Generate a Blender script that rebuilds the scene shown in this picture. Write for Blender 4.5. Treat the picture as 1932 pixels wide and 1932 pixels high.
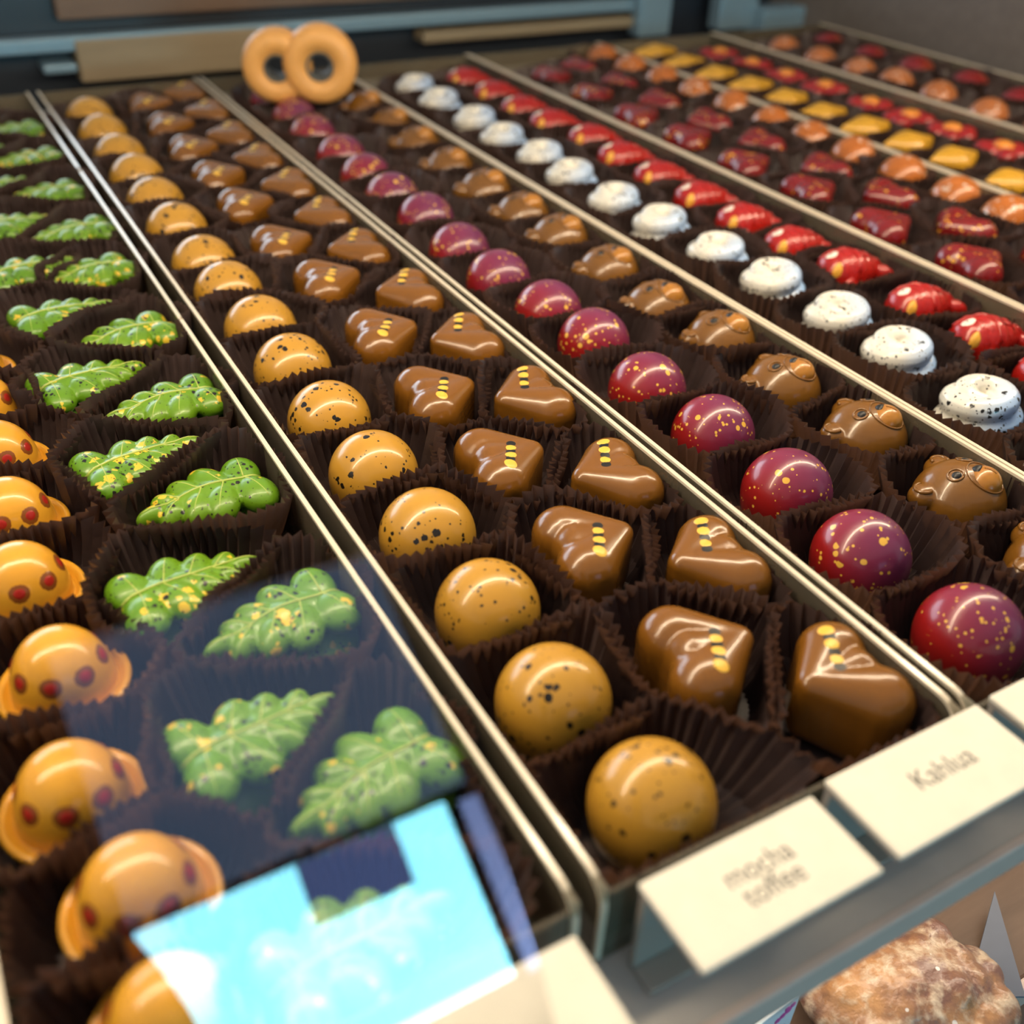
import bpy, bmesh, math, random
from mathutils import Vector, Matrix
from mathutils.bvhtree import BVHTree
random.seed(7)
for o in list(bpy.data.objects): bpy.data.objects.remove(o)
S = bpy.context.scene
C = S.collection
MM = 0.001
# ------------------------------------------------------------------ camera
FPX = 1927.48
RX = Vector((0.87036664, -0.26365593, 0.41586952))     # world X in camera axes (right, down, forward)
RY = Vector((-0.49125146, -0.52270023, 0.69674706))
RZ = Vector((0.0336736, -0.81072191, -0.58446221))
HC = 176.0                                              # camera height over the chocolates, mm
camd = bpy.data.cameras.new('camera'); cam = bpy.data.objects.new('camera', camd); C.objects.link(cam)
right = Vector((RX[0], RY[0], RZ[0])); down = Vector((RX[1], RY[1], RZ[1])); fwd = Vector((RX[2], RY[2], RZ[2]))
m = Matrix.Identity(4)
for i in range(3):
    m[i][0] = right[i]; m[i][1] = -down[i]; m[i][2] = -fwd[i]
m[2][3] = HC * MM
cam.matrix_world = m
camd.sensor_width = 36; camd.sensor_fit = 'HORIZONTAL'; camd.lens = 36 * FPX / 1932
camd.clip_start = 0.01; camd.clip_end = 50
camd.dof.use_dof = True; camd.dof.focus_distance = 0.315; camd.dof.aperture_fstop = 8.2
S.camera = cam
S.view_settings.view_transform = 'Standard'; S.view_settings.look = 'None'
S.view_settings.gamma = 1; S.view_settings.use_curve_mapping = False
S.view_settings.exposure = 0.45
# ------------------------------------------------------------------ world (dim shop interior)
w = bpy.data.worlds.new('world'); S.world = w; w.use_nodes = True
bg = w.node_tree.nodes['Background']; bg.inputs[0].default_value = (0.9, 0.95, 1.0, 1); bg.inputs[1].default_value = 0.28

def ray(px, py):
    d = Vector((px - 966.0, py - 966.0, FPX))
    return Vector((RX.dot(d), RY.dot(d), RZ.dot(d)))
def at_z(px, py, z=0.0):
    d = ray(px, py); t = (z - HC) / d.z
    return Vector((d.x * t, d.y * t, z))
def at_y(px, py, y):
    d = ray(px, py); t = y / d.y
    return Vector((d.x * t, y, HC + d.z * t))
def project(p):
    v = Vector((p[0], p[1], p[2] - HC))
    cx = right.dot(v); cy = down.dot(v); cz = fwd.dot(v)
    return (966 + FPX * cx / cz, 966 + FPX * cy / cz) if cz > 1 else (1e6, 1e6)

# ------------------------------------------------------------------ materials
def newmat(name):
    M = bpy.data.materials.new(name); M.use_nodes = True
    nt = M.node_tree; nt.nodes.clear()
    out = nt.nodes.new('ShaderNodeOutputMaterial')
    return M, nt, out
def L(nt, a, b): nt.links.new(a, b)
def val(nt, op, a, b=None, clamp=False):
    n = nt.nodes.new('ShaderNodeMath'); n.operation = op; n.use_clamp = clamp
    for i, v in enumerate((a, b)):
        if v is None: continue
        if isinstance(v, (int, float)): n.inputs[i].default_value = v
        else: L(nt, v, n.inputs[i])
    return n.outputs[0]
def mixc(nt, fac, a, b):
    n = nt.nodes.new('ShaderNodeMix'); n.data_type = 'RGBA'
    for k, v in ((0, fac), (6, a), (7, b)):
        if isinstance(v, (int, float)): n.inputs[k].default_value = v
        elif isinstance(v, tuple): n.inputs[k].default_value = (*v, 1)
        else: L(nt, v, n.inputs[k])
    return n.outputs[2]
def coords(nt):
    tc = nt.nodes.new('ShaderNodeTexCoord'); oi = nt.nodes.new('ShaderNodeObjectInfo')
    add = nt.nodes.new('ShaderNodeVectorMath'); add.operation = 'ADD'
    cmb = nt.nodes.new('ShaderNodeCombineXYZ')
    r = val(nt, 'MULTIPLY', oi.outputs['Random'], 3.7)
    L(nt, r, cmb.inputs[0]); L(nt, val(nt, 'MULTIPLY', oi.outputs['Random'], 9.1), cmb.inputs[1]); L(nt, r, cmb.inputs[2])
    L(nt, tc.outputs['Object'], add.inputs[0]); L(nt, cmb.outputs[0], add.inputs[1])
    return add.outputs[0], tc.outputs['Object'], oi.outputs['Random']
def noise(nt, co, scale, detail=2.0, rough=0.5):
    n = nt.nodes.new('ShaderNodeTexNoise'); n.inputs['Scale'].default_value = scale
    n.inputs['Detail'].default_value = detail; n.inputs['Roughness'].default_value = rough
    L(nt, co, n.inputs['Vector']); return n.outputs[0]
def spots(nt, co, scale, dens, size, cluster=0.0, warp=0.0):
    """1 inside irregular paint spots; dens = share of cells with a spot, size = largest radius in cells"""
    if warp:
        nn = nt.nodes.new('ShaderNodeTexNoise'); nn.inputs['Scale'].default_value = scale * 1.6; L(nt, co, nn.inputs['Vector'])
        mx = nt.nodes.new('ShaderNodeVectorMath'); mx.operation = 'SCALE'; mx.inputs['Scale'].default_value = warp / scale
        L(nt, nn.outputs['Color'], mx.inputs[0])
        ad = nt.nodes.new('ShaderNodeVectorMath'); ad.operation = 'ADD'; L(nt, co, ad.inputs[0]); L(nt, mx.outputs[0], ad.inputs[1])
        co = ad.outputs[0]
    v = nt.nodes.new('ShaderNodeTexVoronoi'); v.inputs['Scale'].default_value = scale; v.inputs['Randomness'].default_value = 0.9
    L(nt, co, v.inputs['Vector'])
    sep = nt.nodes.new('ShaderNodeSeparateColor'); L(nt, v.outputs['Color'], sep.inputs[0])
    r = val(nt, 'MULTIPLY', val(nt, 'SUBTRACT', sep.outputs[0], 1 - dens, True), size / dens)
    if cluster:
        cn = noise(nt, co, scale * 0.22, 1.0)
        r = val(nt, 'MULTIPLY', r, val(nt, 'MINIMUM', val(nt, 'MULTIPLY', val(nt, 'SUBTRACT', cn, 0.30 + 0.18 * cluster, True), 8.0), 1.15))
    return val(nt, 'MULTIPLY', val(nt, 'SUBTRACT', r, v.outputs['Distance'], True), 40.0, True)
def principled(nt, out, col, rough=0.3, spec=0.5, coat=0.0, metal=0.0, sss=0.0, bump=None, coat_rough=0.08):
    p = nt.nodes.new('ShaderNodeBsdfPrincipled')
    if isinstance(col, tuple): p.inputs['Base Color'].default_value = (*col, 1)
    else: L(nt, col, p.inputs['Base Color'])
    if isinstance(rough, (int, float)): p.inputs['Roughness'].default_value = rough
    else: L(nt, rough, p.inputs['Roughness'])
    p.inputs['Specular IOR Level'].default_value = spec; p.inputs['Metallic'].default_value = metal
    p.inputs['Coat Weight'].default_value = coat; p.inputs['Coat Roughness'].default_value = coat_rough
    if sss:
        p.inputs['Subsurface Weight'].default_value = sss; p.inputs['Subsurface Radius'].default_value = (0.004, 0.002, 0.001)
        p.inputs['Subsurface Scale'].default_value = 0.5
    if bump is not None:
        b = nt.nodes.new('ShaderNodeBump'); b.inputs['Strength'].default_value = bump[1]; b.inputs['Distance'].default_value = bump[2]
        L(nt, bump[0], b.inputs['Height']); L(nt, b.outputs[0], p.inputs['Normal'])
    if out is not None: L(nt, p.outputs[0], out.inputs[0])
    return p
MT = {}
def plain(name, col, rough=0.35, spec=0.5, coat=0.0, metal=0.0, grain=0.0):
    M, nt, out = newmat(name)
    co, ob, rnd = coords(nt)
    n = noise(nt, co, 180, 3)
    lo = tuple(c * (1 - 0.5 * grain - 0.06) for c in col); hi = tuple(min(1, c * (1 + 0.5 * grain + 0.06)) for c in col)
    principled(nt, out, mixc(nt, n, lo, hi), rough, spec, coat, metal)
    MT[name] = M; return M
def candy(name, base, base2=None, specks=(), rough=0.28, coat=0.35, grad=None, mott=0.12):
    """glossy moulded chocolate shell: airbrushed base tone, then splattered cocoa butter"""
    M, nt, out = newmat(name)
    co, ob, rnd = coords(nt)
    n = noise(nt, co, 60, 3)
    lo = tuple(c * (1 - mott) for c in base); hi = tuple(min(1, c * (1 + mott)) for c in base)
    col = mixc(nt, n, lo, hi)
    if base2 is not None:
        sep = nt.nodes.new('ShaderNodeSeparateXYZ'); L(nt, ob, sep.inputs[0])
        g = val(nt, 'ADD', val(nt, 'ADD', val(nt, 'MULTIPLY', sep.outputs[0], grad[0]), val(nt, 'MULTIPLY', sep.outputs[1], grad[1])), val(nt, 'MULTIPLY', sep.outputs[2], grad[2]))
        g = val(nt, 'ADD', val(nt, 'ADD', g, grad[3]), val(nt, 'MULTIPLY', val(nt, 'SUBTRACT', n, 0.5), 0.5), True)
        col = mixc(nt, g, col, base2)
    for (sc, dens, size, clus, warp, c) in specks:
        col = mixc(nt, spots(nt, co, sc, dens, size, clus, warp), col, c)
    fine = noise(nt, co, 420, 2)
    principled(nt, out, col, rough, 0.5, coat, bump=(fine, 0.05, 0.0004))
    MT[name] = M; return M
BLK = (0.012, 0.009, 0.006); GLD = (0.80, 0.46, 0.06)
candy('mustard_shell', (0.55, 0.278, 0.030), specks=[(400, 0.66, 0.47, 0.75, 0.5, BLK), (800, 0.45, 0.40, 0.5, 0.4, BLK)])
candy('caramel_shell', (0.220, 0.083, 0.008), rough=0.25, mott=0.08)
candy('purple_shell', (0.30, 0.010, 0.010), (0.15, 0.030, 0.095), specks=[(360, 0.60, 0.42, 0.65, 0.15, GLD), (760, 0.50, 0.40, 0.35, 0.1, GLD)], grad=(34, -12, 34, 0.34))
candy('bear_shell', (0.20, 0.082, 0.010), rough=0.28, mott=0.08)
candy('muzzle_shell', (0.42, 0.17, 0.02), rough=0.3)
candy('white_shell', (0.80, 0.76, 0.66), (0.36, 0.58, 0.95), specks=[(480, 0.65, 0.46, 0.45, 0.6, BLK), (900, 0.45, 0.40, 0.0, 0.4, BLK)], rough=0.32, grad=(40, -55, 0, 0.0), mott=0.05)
candy('fish_shell', (0.40, 0.010, 0.006), rough=0.3)
candy('leaf_shell', (0.105, 0.27, 0.008), (0.19, 0.33, 0.012), specks=[(330, 0.60, 0.55, 0.7, 0.9, (0.74, 0.52, 0.04)), (600, 0.66, 0.48, 0.6, 0.6, BLK), (1100, 0.4, 0.36, 0.3, 0.3, BLK)], rough=0.36, coat=0.2, grad=(10, 8, 10, 0.3))
candy('saucer_shell', (0.72, 0.34, 0.025), rough=0.28)
candy('red_heart_shell', (0.20, 0.008, 0.008), specks=[(420, 0.65, 0.48, 0.7, 0.7, (0.70, 0.33, 0.03))], rough=0.27)
candy('orange_shell', (0.46, 0.13, 0.016), specks=[(420, 0.7, 0.52, 0.7, 1.0, (0.66, 0.50, 0.40)), (700, 0.4, 0.36, 0.3, 0.5, (0.1, 0.03, 0.01))], rough=0.28)
candy('yellow_shell', (0.66, 0.34, 0.02), specks=[(800, 0.3, 0.3, 0.2, 0.3, (0.45, 0.2, 0.01))], rough=0.35)
candy('flower_shell', (0.36, 0.010, 0.010), rough=0.3)
candy('flower_centre', (0.75, 0.26, 0.03), rough=0.4)
candy('crimson_shell', (0.24, 0.010, 0.012), (0.42, 0.07, 0.01), specks=[(360, 0.5, 0.4, 0.6, 0.5, (0.6, 0.25, 0.05))], rough=0.3, grad=(40, -40, 10, -0.1))
candy('copper_shell', (0.45, 0.14, 0.035), specks=[(420, 0.7, 0.55, 0.6, 1.0, (0.62, 0.42, 0.32))], rough=0.3)
plain('gold_paint', (0.85, 0.50, 0.06), 0.35); plain('black_paint', (0.012, 0.010, 0.008), 0.4)
plain('dot_red', (0.40, 0.02, 0.012), 0.3, coat=0.3); plain('dot_brown', (0.24, 0.07, 0.012), 0.3, coat=0.3)
plain('vein_paint', (0.42, 0.50, 0.10), 0.35); plain('eye_white', (0.8, 0.76, 0.66), 0.35); plain('lip_yellow', (0.80, 0.40, 0.05), 0.35)
plain('card', (0.86, 0.80, 0.66), 0.7, 0.2, grain=0.03); plain('ink', (0.10, 0.09, 0.075), 0.7)
plain('dark_metal', (0.012, 0.018, 0.028), 0.4); plain('steel_blue', (0.22, 0.34, 0.42), 0.3, metal=0.3)
plain('tape_tan', (0.80, 0.38, 0.10), 0.45, grain=0.1); plain('black_plastic', (0.008, 0.008, 0.008), 0.45)
plain('grey_plastic', (0.10, 0.13, 0.15), 0.4)
plain('tape_core', (0.10, 0.10, 0.09), 0.6)

def paper():
    M, nt, out = newmat('cup_paper')
    co, ob, rnd = coords(nt)
    n = noise(nt, co, 240, 3)
    col = mixc(nt, n, (0.048, 0.031, 0.029), (0.086, 0.057, 0.053))
    p = principled(nt, None, col, 0.38, 0.6, bump=(noise(nt, co, 900, 2), 0.12, 0.0004))
    tr = nt.nodes.new('ShaderNodeBsdfTranslucent'); tr.inputs[0].default_value = (0.20, 0.090, 0.050, 1)
    mx = nt.nodes.new('ShaderNodeMixShader'); mx.inputs[0].default_value = 0.28
    L(nt, p.outputs[0], mx.inputs[1]); L(nt, tr.outputs[0], mx.inputs[2]); L(nt, mx.outputs[0], out.inputs[0])
    MT['cup_paper'] = M
paper()
def acrylic(name, tint, clear, haze=(0.30, 0.25, 0.17)):
    """clear acrylic sheet: see-through with a Fresnel gloss and a little haze"""
    M, nt, out = newmat(name)
    tr = nt.nodes.new('ShaderNodeBsdfTransparent'); tr.inputs[0].default_value = (*tint, 1)
    df = nt.nodes.new('ShaderNodeBsdfDiffuse'); df.inputs[0].default_value = (*haze, 1)
    co, ob, rnd = coords(nt)
    sm = noise(nt, co, 30, 3)
    m1 = nt.nodes.new('ShaderNodeMixShader'); L(nt, val(nt, 'ADD', val(nt, 'MULTIPLY', sm, 0.08), clear - 0.04), m1.inputs[0])
    L(nt, df.outputs[0], m1.inputs[1]); L(nt, tr.outputs[0], m1.inputs[2])
    gl = nt.nodes.new('ShaderNodeBsdfGlossy'); gl.inputs['Roughness'].default_value = 0.06
    fr = nt.nodes.new('ShaderNodeFresnel'); fr.inputs[0].default_value = 1.49
    m2 = nt.nodes.new('ShaderNodeMixShader'); L(nt, fr.outputs[0], m2.inputs[0]); L(nt, m1.outputs[0], m2.inputs[1]); L(nt, gl.outputs[0], m2.inputs[2])
    L(nt, m2.outputs[0], out.inputs[0]); MT[name] = M
acrylic('tray_acrylic', (0.92, 0.90, 0.84), 0.66)
acrylic('holder_acrylic', (0.95, 0.93, 0.90), 0.55, (0.75, 0.66, 0.58))
plain('tray_edge', (0.76, 0.66, 0.50), 0.25, 0.5, 0.3)
plain('shelf_acrylic', (0.56, 0.53, 0.50), 0.28, 0.5, 0.2)
plain('shelf_edge', (0.74, 0.60, 0.52), 0.25, 0.5, 0.3)
def emis(name, col, strength):
    M, nt, out = newmat(name)
    e = nt.nodes.new('ShaderNodeEmission'); e.inputs[0].default_value = (*col, 1); e.inputs[1].default_value = strength
    L(nt, e.outputs[0], out.inputs[0]); MT[name] = M; return M
def woodmat(name, a, b, sc=14):
    M, nt, out = newmat(name); co, ob, rnd = coords(nt)
    mp = nt.nodes.new('ShaderNodeMapping'); mp.inputs['Scale'].default_value = (0.15, 1, 1); L(nt, co, mp.inputs[0])
    n = noise(nt, mp.outputs[0], sc * 8, 6, 0.65)
    principled(nt, out, mixc(nt, n, a, b), 0.5, 0.4, bump=(n, 0.15, 0.001)); MT[name] = M
woodmat('pale_wood', (0.20, 0.15, 0.09), (0.34, 0.27, 0.17)); woodmat('dark_wood', (0.10, 0.080, 0.066), (0.20, 0.165, 0.14)); woodmat('brown_board', (0.09, 0.055, 0.036), (0.20, 0.13, 0.09))
def brittle():
    M, nt, out = newmat('brittle_sugar'); co, ob, rnd = coords(nt)
    a = noise(nt, co, 45, 5, 0.6); b = noise(nt, co, 170, 4, 0.6)
    col = mixc(nt, val(nt, 'MULTIPLY', val(nt, 'SUBTRACT', a, 0.42, True), 5.0, True), (0.20, 0.10, 0.075), (0.50, 0.26, 0.11))
    col = mixc(nt, val(nt, 'MULTIPLY', val(nt, 'SUBTRACT', b, 0.50, True), 5.0, True), col, (0.66, 0.54, 0.40))
    col = mixc(nt, spots(nt, co, 300, 0.15, 0.3), col, (0.75, 0.70, 0.66))
    principled(nt, out, col, 0.35, 0.5, 0.2, bump=(b, 0.6, 0.002)); MT['brittle_sugar'] = M
brittle()

# ------------------------------------------------------------------ mesh helpers (millimetres in, metres out)
def mesh(name, verts, faces, smooth=True):
    me = bpy.data.meshes.new(name)
    me.from_pydata([(v[0] * MM, v[1] * MM, v[2] * MM) for v in verts], [], faces)
    me.update()
    if smooth: me.polygons.foreach_set('use_smooth', [True] * len(me.polygons))
    return me
def obj(name, me, mat, parent=None, loc=None, rotz=0.0):
    o = bpy.data.objects.new(name, me); C.objects.link(o)
    if mat is not None:
        if not me.materials: me.materials.append(MT[mat] if isinstance(mat, str) else mat)
        elif me.materials[0] != (MT[mat] if isinstance(mat, str) else mat):
            o.material_slots[0].link = 'OBJECT'; o.material_slots[0].material = MT[mat] if isinstance(mat, str) else mat
    if parent is not None: o.parent = parent
    if loc is not None: o.location = (loc[0] * MM, loc[1] * MM, loc[2] * MM)
    o.rotation_euler = (0, 0, rotz)
    return o
def empty(name, loc, rotz=0.0):
    o = bpy.data.objects.new(name, None); C.objects.link(o); o.empty_display_size = 0.005
    o.location = (loc[0] * MM, loc[1] * MM, loc[2] * MM); o.rotation_euler = (0, 0, rotz); return o
def tag(o, label, cat, group=None, kind=None):
    o['label'] = label; o['category'] = cat
    if group: o['group'] = group
    if kind: o['kind'] = kind
    return o
def box_me(name, x0, x1, y0, y1, z0, z1, bev=0.0, seg=2):
    bm = bmesh.new(); bmesh.ops.create_cube(bm, size=1)
    for v in bm.verts:
        v.co = Vector(((x0 + x1) / 2 + v.co.x * (x1 - x0), (y0 + y1) / 2 + v.co.y * (y1 - y0), (z0 + z1) / 2 + v.co.z * (z1 - z0))) * MM
    if bev: bmesh.ops.bevel(bm, geom=bm.edges[:], offset=bev * MM, segments=seg, affect='EDGES', profile=0.5)
    me = bpy.data.meshes.new(name); bm.to_mesh(me); bm.free(); return me
def ell(verts, faces, c, r, seg=20, rings=12, rot=0.0):
    """append an ellipsoid to a vertex/face list"""
    b = len(verts); ca, sa = math.cos(rot), math.sin(rot)
    def P(x, y, z):
        x *= r[0]; y *= r[1]; z *= r[2]
        return (c[0] + x * ca - y * sa, c[1] + x * sa + y * ca, c[2] + z)
    verts.append(P(0, 0, 1))
    for i in range(1, rings):
        t = math.pi * i / rings
        for j in range(seg):
            a = 2 * math.pi * j / seg
            verts.append(P(math.sin(t) * math.cos(a), math.sin(t) * math.sin(a), math.cos(t)))
    verts.append(P(0, 0, -1))
    for j in range(seg): faces.append((b, b + 1 + j, b + 1 + (j + 1) % seg))
    for i in range(rings - 2):
        for j in range(seg):
            a0 = b + 1 + i * seg + j; a1 = b + 1 + i * seg + (j + 1) % seg
            faces.append((a0, a0 + seg, a1 + seg, a1))
    e = len(verts) - 1; k = b + 1 + (rings - 2) * seg
    for j in range(seg): faces.append((k + j, e, k + (j + 1) % seg))
def tube(path, radii, seg=8, flat=1.0, up=Vector((0, 0, 1))):
    """swept tube along a path with closed rounded ends"""
    vs, fs = [], []; n = len(path)
    for i, p in enumerate(path):
        p = Vector(p); t = (Vector(path[min(i + 1, n - 1)]) - Vector(path[max(i - 1, 0)])).normalized()
        s = t.cross(up).normalized() if abs(t.dot(up)) < 0.98 else Vector((1, 0, 0)); u = s.cross(t)
        for j in range(seg):
            a = 2 * math.pi * j / seg
            vs.append(p + s * (math.cos(a) * radii[i]) + u * (math.sin(a) * radii[i] * flat))
    for i in range(n - 1):
        for j in range(seg):
            a = i * seg + j; b = i * seg + (j + 1) % seg
            fs.append((a, b, b + seg, a + seg))
    for i0, rev in ((0, True), ((n - 1) * seg, False)):
        f = tuple(range(i0, i0 + seg)); fs.append(f[::-1] if rev else f)
    return vs, fs
def remesh(name, vs, fs, voxel=0.55, smooth=3, zmin=None, fac=0.5):
    """fuse overlapping closed shells into one skin, soften it, cut it flat at zmin"""
    me = mesh('tmp', vs, fs, False); o = bpy.data.objects.new('tmp', me); C.objects.link(o)
    r = o.modifiers.new('r', 'REMESH'); r.mode = 'VOXEL'; r.voxel_size = voxel * MM
    s = o.modifiers.new('s', 'SMOOTH'); s.iterations = smooth; s.factor = fac
    dg = bpy.context.evaluated_depsgraph_get(); dg.update()
    out = bpy.data.meshes.new_from_object(o.evaluated_get(dg)); out.name = name
    bpy.data.objects.remove(o); bpy.data.meshes.remove(me)
    if zmin is not None:
        for v in out.vertices:
            if v.co.z < zmin * MM: v.co.z = zmin * MM
    out.polygons.foreach_set('use_smooth', [True] * len(out.polygons)); out.update()
    out.materials.clear()
    return out
def bvh(me):
    return BVHTree.FromPolygons([v.co.copy() for v in me.vertices], [tuple(p.vertices) for p in me.polygons])
def drop(tree, x, y, lift=0.0):
    h = tree.ray_cast(Vector((x * MM, y * MM, 0.2)), Vector((0, 0, -1)))
    if h[0] is None: return Vector((x, y, 0)), Vector((0, 0, 1))
    return h[0] / MM + h[1] * lift, h[1]
def patch(name, tree, pts_fn, rings=4, seg=20, lift=0.06, dome=0.0):
    """thin painted disc laid onto a surface; pts_fn(r, a) gives x, y"""
    vs = []; fs = []
    x, y = pts_fn(0, 0); vs.append(drop(tree, x, y, lift + dome)[0])
    for i in range(1, rings + 1):
        for j in range(seg):
            x, y = pts_fn(i / rings, 2 * math.pi * j / seg)
            k = 1 - (i / rings) ** 2
            vs.append(drop(tree, x, y, (lift if i < rings else -0.05) + dome * k)[0])
    for j in range(seg): fs.append((0, 1 + j, 1 + (j + 1) % seg))
    for i in range(rings - 1):
        for j in range(seg):
            a = 1 + i * seg + j; b = 1 + i * seg + (j + 1) % seg
            fs.append((a, a + seg, b + seg, b))
    return mesh(name, vs, fs)
def disc(name, tree, cx, cy, rx, ry=None, rot=0.0, **k):
    ry = ry or rx
    def fn(r, a):
        x = rx * r * math.cos(a); y = ry * r * math.sin(a)
        return cx + x * math.cos(rot) - y * math.sin(rot), cy + x * math.sin(rot) + y * math.cos(rot)
    return patch(name, tree, fn, **k)
def ridge(name, tree, pts, r0, r1, lift=0.0, seg=6):
    path = []
    for (x, y) in pts: path.append(drop(tree, x, y, lift)[0])
    n = len(path)
    vs, fs = tube(path, [r0 + (r1 - r0) * i / (n - 1) for i in range(n)], seg)
    return mesh(name, vs, fs)
def curve2(p0, p1, p2, n=10):
    out = []
    for i in range(n):
        t = i / (n - 1)
        out.append(((1 - t) ** 2 * p0[0] + 2 * t * (1 - t) * p1[0] + t * t * p2[0], (1 - t) ** 2 * p0[1] + 2 * t * (1 - t) * p1[1] + t * t * p2[1]))
    return out

ZF = -14.0            # inner floor of the trays
ZB = -13.4            # underside of the chocolates
ZR = 9.0              # tray rims
# ------------------------------------------------------------------ setting: shelf, walls, lamp
YF, YBK = 87.0, 716.0
SHX0, SHX1 = -70.0, 742.0
shelf = empty('display_shelf', (300, 400, -24))
tag(shelf, 'grey acrylic shelf carrying the long trays of chocolates', 'shelf')

def kid(parent, name, me, mat, label=None):
    """part built in world coordinates, hung under its thing"""
    o = obj(name, me, mat); o.parent = parent
    o.matrix_parent_inverse = (Matrix.Translation(parent.location) @ Matrix.Rotation(parent.rotation_euler.z, 4, 'Z')).inverted()
    if label: o['label'] = label
    return o
kid(shelf, 'panel', box_me('shelf_panel', SHX0, SHX1, 67, 770, -24, -16.2), 'shelf_acrylic')
kid(shelf, 'front_edge', box_me('shelf_edge', SHX0, SHX1, 64.6, 67, -25, -15.6, 0.5), 'shelf_edge', 'pinkish polished front edge')

# shop front behind the customer: wall with a bright low window and a dim one over it
emis('sky_glow', (0.26, 0.80, 1.0), 13.0); emis('shade_glow', (0.42, 0.62, 1.0), 0.85)
YW = -2200.0
o = obj('wall_front', box_me('wall_front', -1600, 2600, YW - 60, YW - 20, -1000, 1700), 'black_plastic'); o['kind'] = 'structure'
def window(name, x0, x1, z0, z1, glow):
    wd = obj(name, box_me(name, x0, x1, YW - 12, YW - 6, z0, z1), glow); wd['kind'] = 'structure'
    for (a, b, c, d) in ((x0 - 10, x0, z0 - 10, z1 + 10), (x1, x1 + 10, z0 - 10, z1 + 10), (x0, x1, z0 - 10, z0), (x0, x1, z1, z1 + 10)):
        obj('window_frame', box_me('window_frame', a, b, YW - 20, YW, c, d), 'dark_metal', wd)
window('window_1', -34, 690, -140, 275, 'sky_glow')
window('window_2', -40, 760, 296, 1000, 'shade_glow')
emis('notch_glow', (0.28, 0.42, 1.0), 1.5); emis('side_glow', (0.35, 0.50, 1.0), 3.2)
window('window_3', 722, 775, -150, 262, 'side_glow')
vs = [(x, y, z) for y in (YW + 30, YW + 60) for (x, z) in ((-60, 300), (-34, 262), (-5, 190), (22, 100), (48, -20), (75, -160), (-60, -160))]  # unseen dark panel, added to trim the window's mirror image in the glass
n = 7; o = obj('window_blocker', mesh('window_blocker', vs, [tuple(range(n)), tuple(range(2 * n - 1, n - 1, -1))] + [(i, i + n, (i + 1) % n + n, (i + 1) % n) for i in range(n)], False), 'dark_metal')
tag(o, 'dark curtain added to cut the corner of the mirrored bright window', 'blocker')
sg = empty('notch_panel', (434, YW + 20, 285)); tag(sg, 'added blue glowing panel in front of the bright shop window', 'sign')  # glowing panel added to give the mirrored window its dim blue notch
kid(sg, 'board', box_me('board', 316, 552, YW + 14, YW + 26, 132, 272, 3), 'notch_glow')
for x in (350, 518): kid(sg, 'strap', box_me('strap', x - 4, x + 4, YW + 17, YW + 23, 270, 306, 1), 'dark_metal')
# sloping glass guard at the tray fronts, in which the shop window is mirrored
def guard():
    M, nt, out = newmat('guard_glass')
    tr = nt.nodes.new('ShaderNodeBsdfTransparent'); gl = nt.nodes.new('ShaderNodeBsdfGlossy'); gl.inputs['Roughness'].default_value = 0.004
    fr = nt.nodes.new('ShaderNodeFresnel'); fr.inputs[0].default_value = 1.52
    mx = nt.nodes.new('ShaderNodeMixShader'); L(nt, fr.outputs[0], mx.inputs[0]); L(nt, tr.outputs[0], mx.inputs[1]); L(nt, gl.outputs[0], mx.inputs[2]); L(nt, mx.outputs[0], out.inputs[0])
    MT['guard_glass'] = M
    t = empty('glass_guard', (23, 42, -24)); tag(t, 'sloping clear glass guard mirroring a blue window in front of left tray', 'glass pane')
    c, s_ = math.cos(math.radians(30)), math.sin(math.radians(30))
    def P(x, u, v): return (x, 52 + u * s_ - v * c, u * c + v * s_)
    x0, x1, u0, u1, th = -4, 50, -30, 103, 0.5
    vs = [P(x, u, v) for v in (0, -th) for (x, u) in ((x0, u0), (x1, u0), (x1, u1), (x0, u1))]
    fs = [(0, 1, 2, 3), (7, 6, 5, 4), (0, 4, 5, 1), (2, 6, 7, 3)]
    kid(t, 'pane', mesh('pane', vs, fs, False), 'guard_glass')
    for x in (4, 42): kid(t, 'clamp', box_me('clamp', x - 4, x + 4, 36, 64.4, -26, -18, 1), 'dark_metal')
guard()

# rear of the case, seen over the trays' far ends
YR = 800.0
o = obj('wall_back', box_me('wall_back', -400, 744, YR + 8, YR + 20, -60, 62), 'dark_metal'); o['kind'] = 'structure'
def rear(name, mat, pxa, pxb, y0, dep, label, cat, bev=1.5):
    a = at_y(*pxa, y0); b = at_y(*pxb, y0)
    x0, x1 = min(a.x, b.x), max(a.x, b.x); z0, z1 = min(a.z, b.z), max(a.z, b.z)
    t = obj(name, box_me(name, x0 - (x0 + x1) / 2, x1 - (x0 + x1) / 2, 0, dep, 0, z1 - z0, bev), mat, None, ((x0 + x1) / 2, y0, z0)); tag(t, label, cat); return t
rear('rear_board', 'pale_wood', (140, 78), (500, 128), YR - 14, 20, 'pale wooden board behind the mustard domes', 'board')
rear('rear_board', 'pale_wood', (800, 62), (1205, 50), YR - 14, 20, 'pale wooden board behind the white swirls', 'board')
rear('rear_rail', 'steel_blue', (-200, 92), (1205, 20), YR - 12, 14, 'long grey blue metal rail along the rear of the case', 'rail')
rear('rear_rail', 'brown_board', (110, 40), (1205, -60), YR - 4, 10, 'brown wooden rail above the metal rail', 'rail')
rear('rail_bracket', 'steel_blue', (85, 142), (145, 120), YR - 16, 22, 'small blue metal bracket left of the pale board', 'bracket')
rear('rear_post', 'steel_blue', (1215, -40), (1262, 66), YR - 24, 16, 'blue grey metal post left of the black slot', 'post')
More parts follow.
